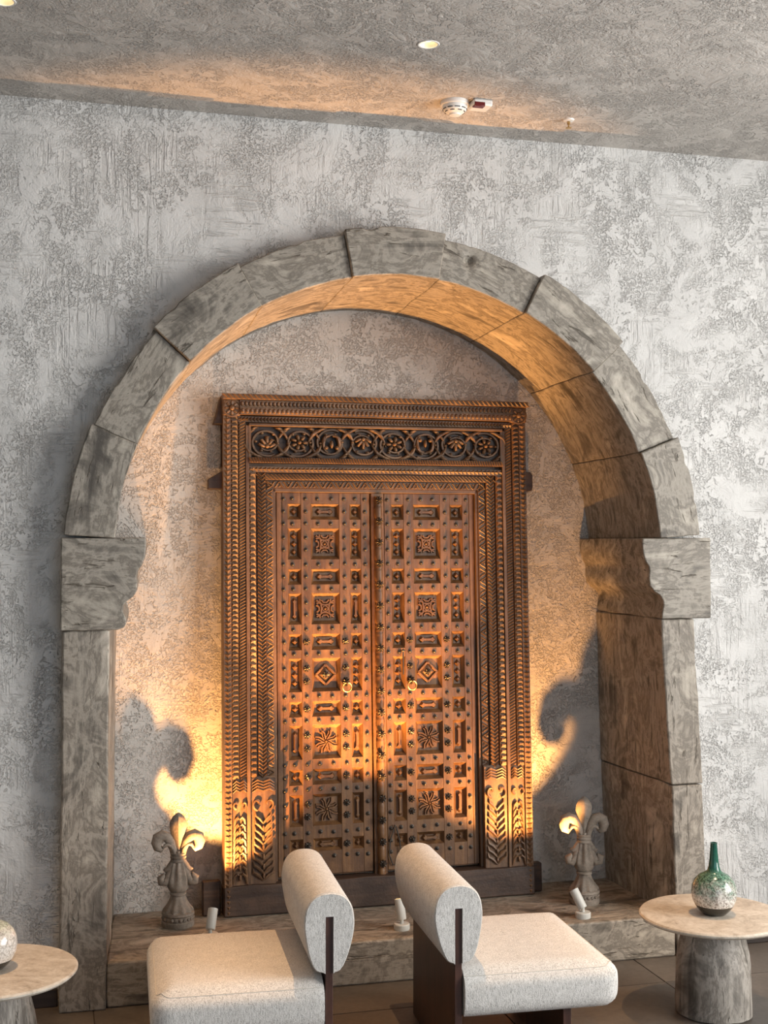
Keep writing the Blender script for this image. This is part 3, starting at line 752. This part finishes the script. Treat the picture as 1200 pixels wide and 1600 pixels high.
# ------------------------------------------------------------------ fleur-de-lis finials
def finial(loc, rz, label):
    H = .435
    t = empty('fleur_finial', loc, (0,0,rz), label=label, cat='finial', group='stone finials flanking the door')
    S = lambda *p: tuple(q*H for q in p)
    # plinth and fluted foot
    MB().lathe([(r*H, z*H) for r, z in [(.140,0),(.144,.012),(.144,.045),(.135,.052),(.135,.095),(.146,.105),(.142,.125),(.128,.132)]], 40).build('plinth', 'finial', t, angle=30)
    cv = MB()
    for k in range(22):
        a = 2*PI*k/22; cv.sphere((.137*H*math.cos(a), .137*H*math.sin(a), .074*H), (.010*H,.020*H,.017*H), 6, 4, Matrix.Rotation(a, 3, 'Z') @ Matrix.Rotation(.6*(-1)**k, 3, 'X'))
    cv.build('carved_ring', 'finial', t, kind='stuff', angle=60)
    fl = lambda a, r, z: r*(1+.075*math.cos(10*a)*max(0, min(1, (.27*H-z)/(.12*H))))
    MB().lathe([(r*H, z*H) for r, z in [(.132,.128),(.126,.15),(.104,.18),(.083,.215),(.070,.25),(.066,.268),(.074,.276),(.074,.288),(.064,.296)]], 60, jit=fl).build('foot', 'finial', t, angle=40)
    # bulb and ribbed body (flattened front to back)
    rb = lambda a, r, z: r*(1+.14*math.cos(8*a)*max(0, min(1, (z-.34*H)/(.08*H))))
    mb = MB().lathe([(r*H, z*H) for r, z in [(.058,.29),(.078,.31),(.095,.345),(.100,.38),(.094,.42),(.082,.47),(.066,.53),(.056,.57),(.052,.60),(.048,.66)]], 48, jit=rb)
    mb.v = [(x, y*.72, z) for x, y, z in mb.v]; mb.build('body', 'finial', t, angle=60)
    mb = MB().lathe([(r*H, z*H) for r, z in [(.058,.560),(.069,.566),(.070,.582),(.062,.588),(.070,.596),(.071,.612),(.062,.618),(.068,.626),(.067,.638),(.055,.644)]], 32)
    mb.v = [(x, y*.75, z) for x, y, z in mb.v]; mb.build('collar', 'finial', t, angle=50)
    # pointed middle petal with a front ridge
    prof = [(.030,.62),(.032,.67),(.046,.74),(.066,.81),(.078,.87),(.074,.92),(.050,.965),(.020,.992),(.002,1.0)]
    mb = MB(); n = 16; vs = []; fs = []
    for r, z in prof:
        for k in range(n):
            a = 2*PI*k/n; rr = r*(abs(math.cos(a))**1.3+abs(math.sin(a))**1.3)**(-1/1.3)
            vs.append((rr*math.cos(a)*H, rr*math.sin(a)*.62*H, z*H))
    for j in range(len(prof)-1):
        for k in range(n): fs.append((j*n+k, j*n+(k+1) % n, (j+1)*n+(k+1) % n, (j+1)*n+k))
    fs += [tuple(range(n))[::-1], tuple((len(prof)-1)*n+k for k in range(n))]
    mb.add(vs, fs).build('centre_petal', 'finial', t, angle=28)
    for s in (-1, 1):
        P_ = [(.035,.625),(.045,.68),(.066,.74),(.100,.785),(.142,.800),(.178,.780),(.190,.735),(.178,.695),(.150,.680),(.132,.695)]
        w = [.030,.036,.042,.047,.051,.053,.050,.043,.033,.018]
        mb = MB().tube([S(s*x, 0, z) for x, z in P_], [q*H for q in w], 12, .92)
        Q = [(.028,.630),(.040,.67),(.062,.705),(.090,.722),(.118,.715),(.132,.694)]
        mb.tube([S(s*x, -.022, z) for x, z in Q], [q*H for q in (.014,.017,.018,.018,.016,.010)], 8)
        mb.build('side_petal', 'finial', t, angle=60)
        P2 = [(.036,.575),(.056,.538),(.080,.505),(.106,.492),(.126,.505)]
        mb = MB().tube([S(s*x, -.004, z) for x, z in P2], [q*H for q in (.030,.034,.034,.028,.014)], 10, .9)
        P3 = [(.040,.540),(.064,.475),(.088,.420),(.114,.388),(.142,.392),(.148,.425),(.126,.440),(.112,.425)]
        mb.tube([S(s*x, -.012, z) for x, z in P3], [q*H for q in (.026,.036,.042,.044,.043,.040,.033,.018)], 10, .9)
        mb.build('lower_scroll', 'finial', t, angle=60)
    return t
finial((0.522, 0.335, .160), rad(-4), 'fleur-de-lis stone finial on the step, the one without a spotlight standing before its plinth')
finial((2.172, 0.217, .160), rad(-14), 'fleur-de-lis stone finial on the step with a small spotlight in front of its plinth')

# ------------------------------------------------------------------ spotlights standing on the step
def spotlight(loc, aim, power, size, label, blend=0.45):
    t = empty('spotlight', loc, label=label, cat='spotlight', group='small spotlights on the step')
    MB().lathe([(.030,0),(.031,.003),(.031,.020),(.029,.023),(0,.023)], 28).build('base', 'lampwhite', t, angle=30)
    MB().lathe([(.007,.020),(.007,.050)], 10).build('stem', 'lampwhite', t)
    d = Vector(aim).normalized(); q = d.to_track_quat('Z', 'Y').to_euler()
    L = .078
    h = MB().lathe([(.0001,0),(.017,0),(.0185,.003),(.0185,L),(.0165,L),(.0165,L-.022),(.0001,L-.022)], 24).build('head', 'lampwhite', t, (0,0,.036), q, angle=30)
    MB().lathe([(.0155,L-.0215),(.0155,L-.019),(.0001,L-.019)], 20).build('lens', 'glow2', t, (0,0,.036), q)
    l = bpy.data.lights.new('spot_beam', 'SPOT'); l.energy = power; l.color = (1.0, .46, .13); l.spot_size = rad(size); l.spot_blend = blend; l.shadow_soft_size = .012
    o = bpy.data.objects.new('spot_beam', l); COL.objects.link(o); o.parent = t
    o.location = Vector((0,0,.036))+d*(L+.002); o.rotation_euler = (-d).to_track_quat('Z', 'Y').to_euler()
    return t
spotlight((0.620, 0.125, .160), (.24, .60, 1), 88, 76, 'small cream spotlight on the step half hidden behind a boucle chair seat')
spotlight((1.346, 0.060, .160), (-.08, .26, 1), 225, 60, 'small cream spotlight on the step in front of the middle of the carved door')
spotlight((2.080, 0.022, .160), (-.36, .54, 1), 95, 78, 'small cream spotlight on the step in front of a fleur-de-lis finial')

# ------------------------------------------------------------------ lounge chairs
def chair(loc, rz, face, label):
    # chair axis: local x towards the front of the seat (face = 1) or mirrored (face = -1); origin under the backrest panel
    t = empty('lounge_chair', loc, (0,0,rz), label=label, cat='chair', group='low lounge chairs')
    f = face
    hl = .285                                                   # half length of the backrest
    # hairpin backrest cushion folded over the panel
    out = [(-.012,.350),(-.034,.358),(-.052,.392),(-.066,.435),(-.075,.480),(-.0755,.515),(-.069,.548),(-.054,.573),(-.032,.587),(0,.592),
           (.032,.587),(.054,.573),(.069,.548),(.0755,.515),(.075,.480),(.068,.435),(.058,.392),(.040,.358),(.012,.350),(.012,.520),(-.012,.520)]
    core = out[:19]; sm_ = []
    for i in range(18):
        p0, p1, p2, p3 = core[max(i-1,0)], core[i], core[i+1], core[min(i+2,18)]
        for q in (0, 1/3, 2/3):
            sm_.append(tuple(.5*(2*p1[c]+(p2[c]-p0[c])*q+(2*p0[c]-5*p1[c]+4*p2[c]-p3[c])*q*q+(3*p1[c]-p0[c]-3*p2[c]+p3[c])*q**3) for c in (0,1)))
    sm_.append(core[18]); ns = len(sm_)
    edge_line = [(x*f, z) for x, z in sm_[4:-4]]
    out = [(x*f, z) for x, z in sm_+out[19:]]
    if f < 0: out = out[::-1]
    n = len(out); mb = MB(); cxm, czm = 0, .47
    lay = [(-hl, .962), (-hl+.004, .986), (-hl+.012, 1.0), (-.1, 1.0), (.1, 1.0), (hl-.012, 1.0), (hl-.004, .986), (hl, .962)]
    vs = []
    for y, s in lay:
        for k, (x, z) in enumerate(out):
            slot = abs(x) < .0125 and z < .525
            vs.append((x if slot else x*s if abs(x) > .0125 else x, y, z if slot else czm+(z-czm)*s))
    fs = []
    for j in range(len(lay)-1):
        for k in range(n): fs.append((j*n+k, j*n+(k+1) % n, (j+1)*n+(k+1) % n, (j+1)*n+k))
    # end caps as strips around the slot
    def cap(o):
        idx = list(range(n)); L_ = []
        return tuple(o+i for i in idx)
    fs += [cap(0), cap((len(lay)-1)*n)[::-1]]
    mb.add(vs, fs); b = mb.build('backrest', 'fabric', t, angle=30)
    for y in (-hl+.006, hl-.006):
        MB().tube([(x*.985, y, czm+(z-czm)*.985) for x, z in edge_line], .0018, 5).build('piping', 'piping', b)
    # seat cushion: soft rounded slab
    sx0, sx1, sy0, sy1, z0, z1 = .016, .530, -.30, .30, .188, .332
    def fn(u, v, w):
        x = sx0+(sx1-sx0)*u; y = sy0+(sy1-sy0)*v; z = z0+(z1-z0)*w
        # push corners onto rounded edges
        R = .052; r2 = .040
        cx = min(max(x, sx0+.012), sx1-R); cy = min(max(y, sy0+R), sy1-R); dx, dy = x-cx, y-cy; dl = math.hypot(dx, dy)
        m = max(abs(dx), abs(dy))
        if dl > 1e-6: k = m/dl; x, y = cx+dx*k, cy+dy*k
        edge = min((sx1-x), y-sy0, sy1-y)
        if w > .5: z -= .022*max(0, 1-edge/.06)**2*(w-.5)*2
        inset = .018*(abs(w-.5)*2)**4
        x = x-inset*max(0, (u-.7)/.3); y = y-inset*((v-.5)*2)**5
        z += .006*math.sin(PI*u)*math.sin(PI*v)*(1 if w > .5 else 0)
        return (x*f, y, z)
    s = MB().shell(22, 24, 10, fn).build('seat', 'fabric', t, angle=80)
    # seam round the top of the seat
    seam = []
    for k in range(0, 241):
        q = k/240
        if q < .3: u, v = q/.3, 0.0
        elif q < .7: u, v = 1.0, (q-.3)/.4
        else: u, v = 1-(q-.7)/.3, 1.0
        p = fn(u, v, 1.0); seam.append((p[0], p[1], p[2]+.0005))
    MB().tube(seam, .0014, 5).build('piping', 'piping', s)
    # wooden panels
    MB().box(-.0115, .0115, -.278, .278, 0, .5195).build('back_panel', 'walnut', t, bevel=.0015)
    a, c = sorted((f*.345, f*.372)); MB().box(a, c, -.262, .262, 0, .190).build('front_panel', 'walnut', t, bevel=.0015)
    a, c = sorted((f*.012, f*.345)); MB().box(a, c, -.02, .02, .165, .1885).build('stretcher', 'walnut', t)
    return t
chair((.862, -.632, 0), rad(-3.5), -1, 'low pale boucle lounge chair whose seat extends towards the pale vase with crackled glaze')
chair((1.262, -.650, 0), rad(-3.0), 1, 'low pale boucle lounge chair whose seat extends towards the dark-necked green vase')

# ------------------------------------------------------------------ stone side tables and vases
def table(loc, rz, seed, label):
    t = empty('side_table', loc, (0,0,rz), label=label, cat='table', group='round travertine side tables')
    jt = lambda a, r, z: r*(1+.006*nz((math.cos(a)*2, math.sin(a)*2, seed)))
    MB().lathe([(.02,.322),(.225,.322),(.247,.326),(.2545,.333),(.2545,.338),(.250,.343),(.240,.345),(.12,.345),(.0001,.345)], 72, jit=jt).build('table_top', 'tabletop', t, angle=30)
    jb = lambda a, r, z: r*(1+.07*nz((math.cos(a)*1.3, math.sin(a)*1.3, z*4+seed))+.025*nz((math.cos(a)*4, math.sin(a)*4, z*14+seed)))
    MB().lathe([(.124,0),(.131,.006),(.133,.05),(.133,.11),(.131,.165),(.127,.20),(.117,.24),(.108,.275),(.102,.305),(.100,.3215)], 48, jit=jb).build('foot', 'stone_base', t, angle=35)
    return t
table((2.285, -.630, 0), rad(20), 3.1, 'round travertine side table on a stump foot carrying the dark-necked green vase')
table((-.135, -.590, 0), rad(140), 9.4, 'round travertine side table on a stump foot carrying the pale crackle-glazed vase')
M['vase_green'] = m_vase('green_shoulder_glaze', (.13, .27, .195), .034, .055, 0.0, 0.20)
M['vase_pale'] = m_vase('pale_crackle_glaze', (.16, .30, .12), .030, .100, 0.6, 0.14)
VP = [(.034,0),(.040,.001),(.054,.014),(.066,.030),(.0755,.052),(.0785,.075),(.0755,.098),(.066,.119),(.050,.135),(.034,.143),(.0235,.150),(.0185,.165),(.0160,.185),(.0135,.210),(.0118,.232),(.0112,.243),(.0125,.247),(.0095,.247),(.0085,.235),(.0085,.20),(.0001,.19)]
MB().lathe(VP, 48).build('vase', 'vase_green', None, (2.285, -.640, .3452), angle=50, label='round ceramic bottle vase with green shoulder and dark glossy neck on side table', cat='vase', group='ceramic bottle vases')
VP2 = [(r*1.02, z*.98) for r, z in VP]
MB().lathe(VP2, 48).build('vase', 'vase_pale', None, (-.142, -.585, .3452), angle=50, label='round ceramic vase with pale crackled glaze and dark clay foot on side table', cat='vase', group='ceramic bottle vases')

# ------------------------------------------------------------------ things on the ceiling
dl_labels = ['recessed ceiling downlight over the pale crackle-glazed vase', 'recessed ceiling downlight over the pair of lounge chairs', 'recessed ceiling downlight over the dark-necked green vase']
for (x, y), lab in zip(DOWN, dl_labels):
    t = empty('downlight', (x, y, ZC), label=lab, cat='ceiling light', group='recessed downlights')
    MB().lathe([(DR-.001,.0),(DR-.001,-.0015),(DR+.004,-.0025),(DR+.006,-.0005),(DR+.006,.0)], 36, caps=False).build('trim_ring', 'white', t, angle=40)
    MB().lathe([(DR-.0005,-.0005),(.0275,.006),(.0200,.0165),(.0200,.018),(.0225,.0175),(.029,.006),(DR,.0005)], 36, caps=False).build('cup', 'cup', t)
    MB().lathe([(.0205,.022),(.0205,.0165),(.0001,.0165)], 28).build('lens', 'glow', t)
    l = bpy.data.lights.new('downlight_beam', 'SPOT'); l.energy = 165; l.color = (1.0, .58, .27); l.spot_size = rad(38); l.spot_blend = .6; l.shadow_soft_size = .01
    o = bpy.data.objects.new('downlight_beam', l); COL.objects.link(o); o.parent = t; o.location = (0,0,.015)
# smoke detector
t = empty('smoke_detector', (1.440, -.318, ZC), label='white round smoke detector on the ceiling near the wall', cat='smoke detector')
MB().lathe([(.052,0),(.052,-.010),(.050,-.014),(.046,-.015),(.045,-.024),(.040,-.034),(.030,-.041),(.022,-.044),(.020,-.049),(.010,-.051),(.0001,-.051)], 40).build('housing', 'white', t, angle=25)
for zz_, rr_, n_ in ((-.0285,.0435,10), (-.0375,.0360,8)):
    for k in range(n_):
        a0 = 2*PI*k/n_; mb = MB().tube([(rr_*math.cos(a0+q), rr_*math.sin(a0+q), zz_) for q in [j*.11 for j in range(5)]], .0018, 5); mb.build('vent_slot', 'slot', t)
t = empty('alarm_indicator', (1.528, -.342, ZC), (0,0,rad(2)), label='small white alarm indicator box with dark red window beside the smoke detector', cat='indicator')
MB().box(-.036,.036,-.036,.036,-.024,0).build('housing', 'white', t, bevel=.006, seg=3)
MB().box(-.034,.006,-.0375,-.010,-.0275,-.012).build('window', 'red', t, bevel=.002)
t = empty('sprinkler_head', (1.915, -.246, ZC), label='small fire sprinkler head on the ceiling, close to the corner of the wall', cat='sprinkler')
MB().lathe([(.022,0),(.020,-.005),(.010,-.008),(.0001,-.008)], 24).build('escutcheon', 'white', t)
MB().lathe([(.006,-.006),(.006,-.018),(.003,-.020),(.003,-.030),(.011,-.031),(.011,-.033),(.0001,-.033)], 14).build('deflector', 'brass', t)
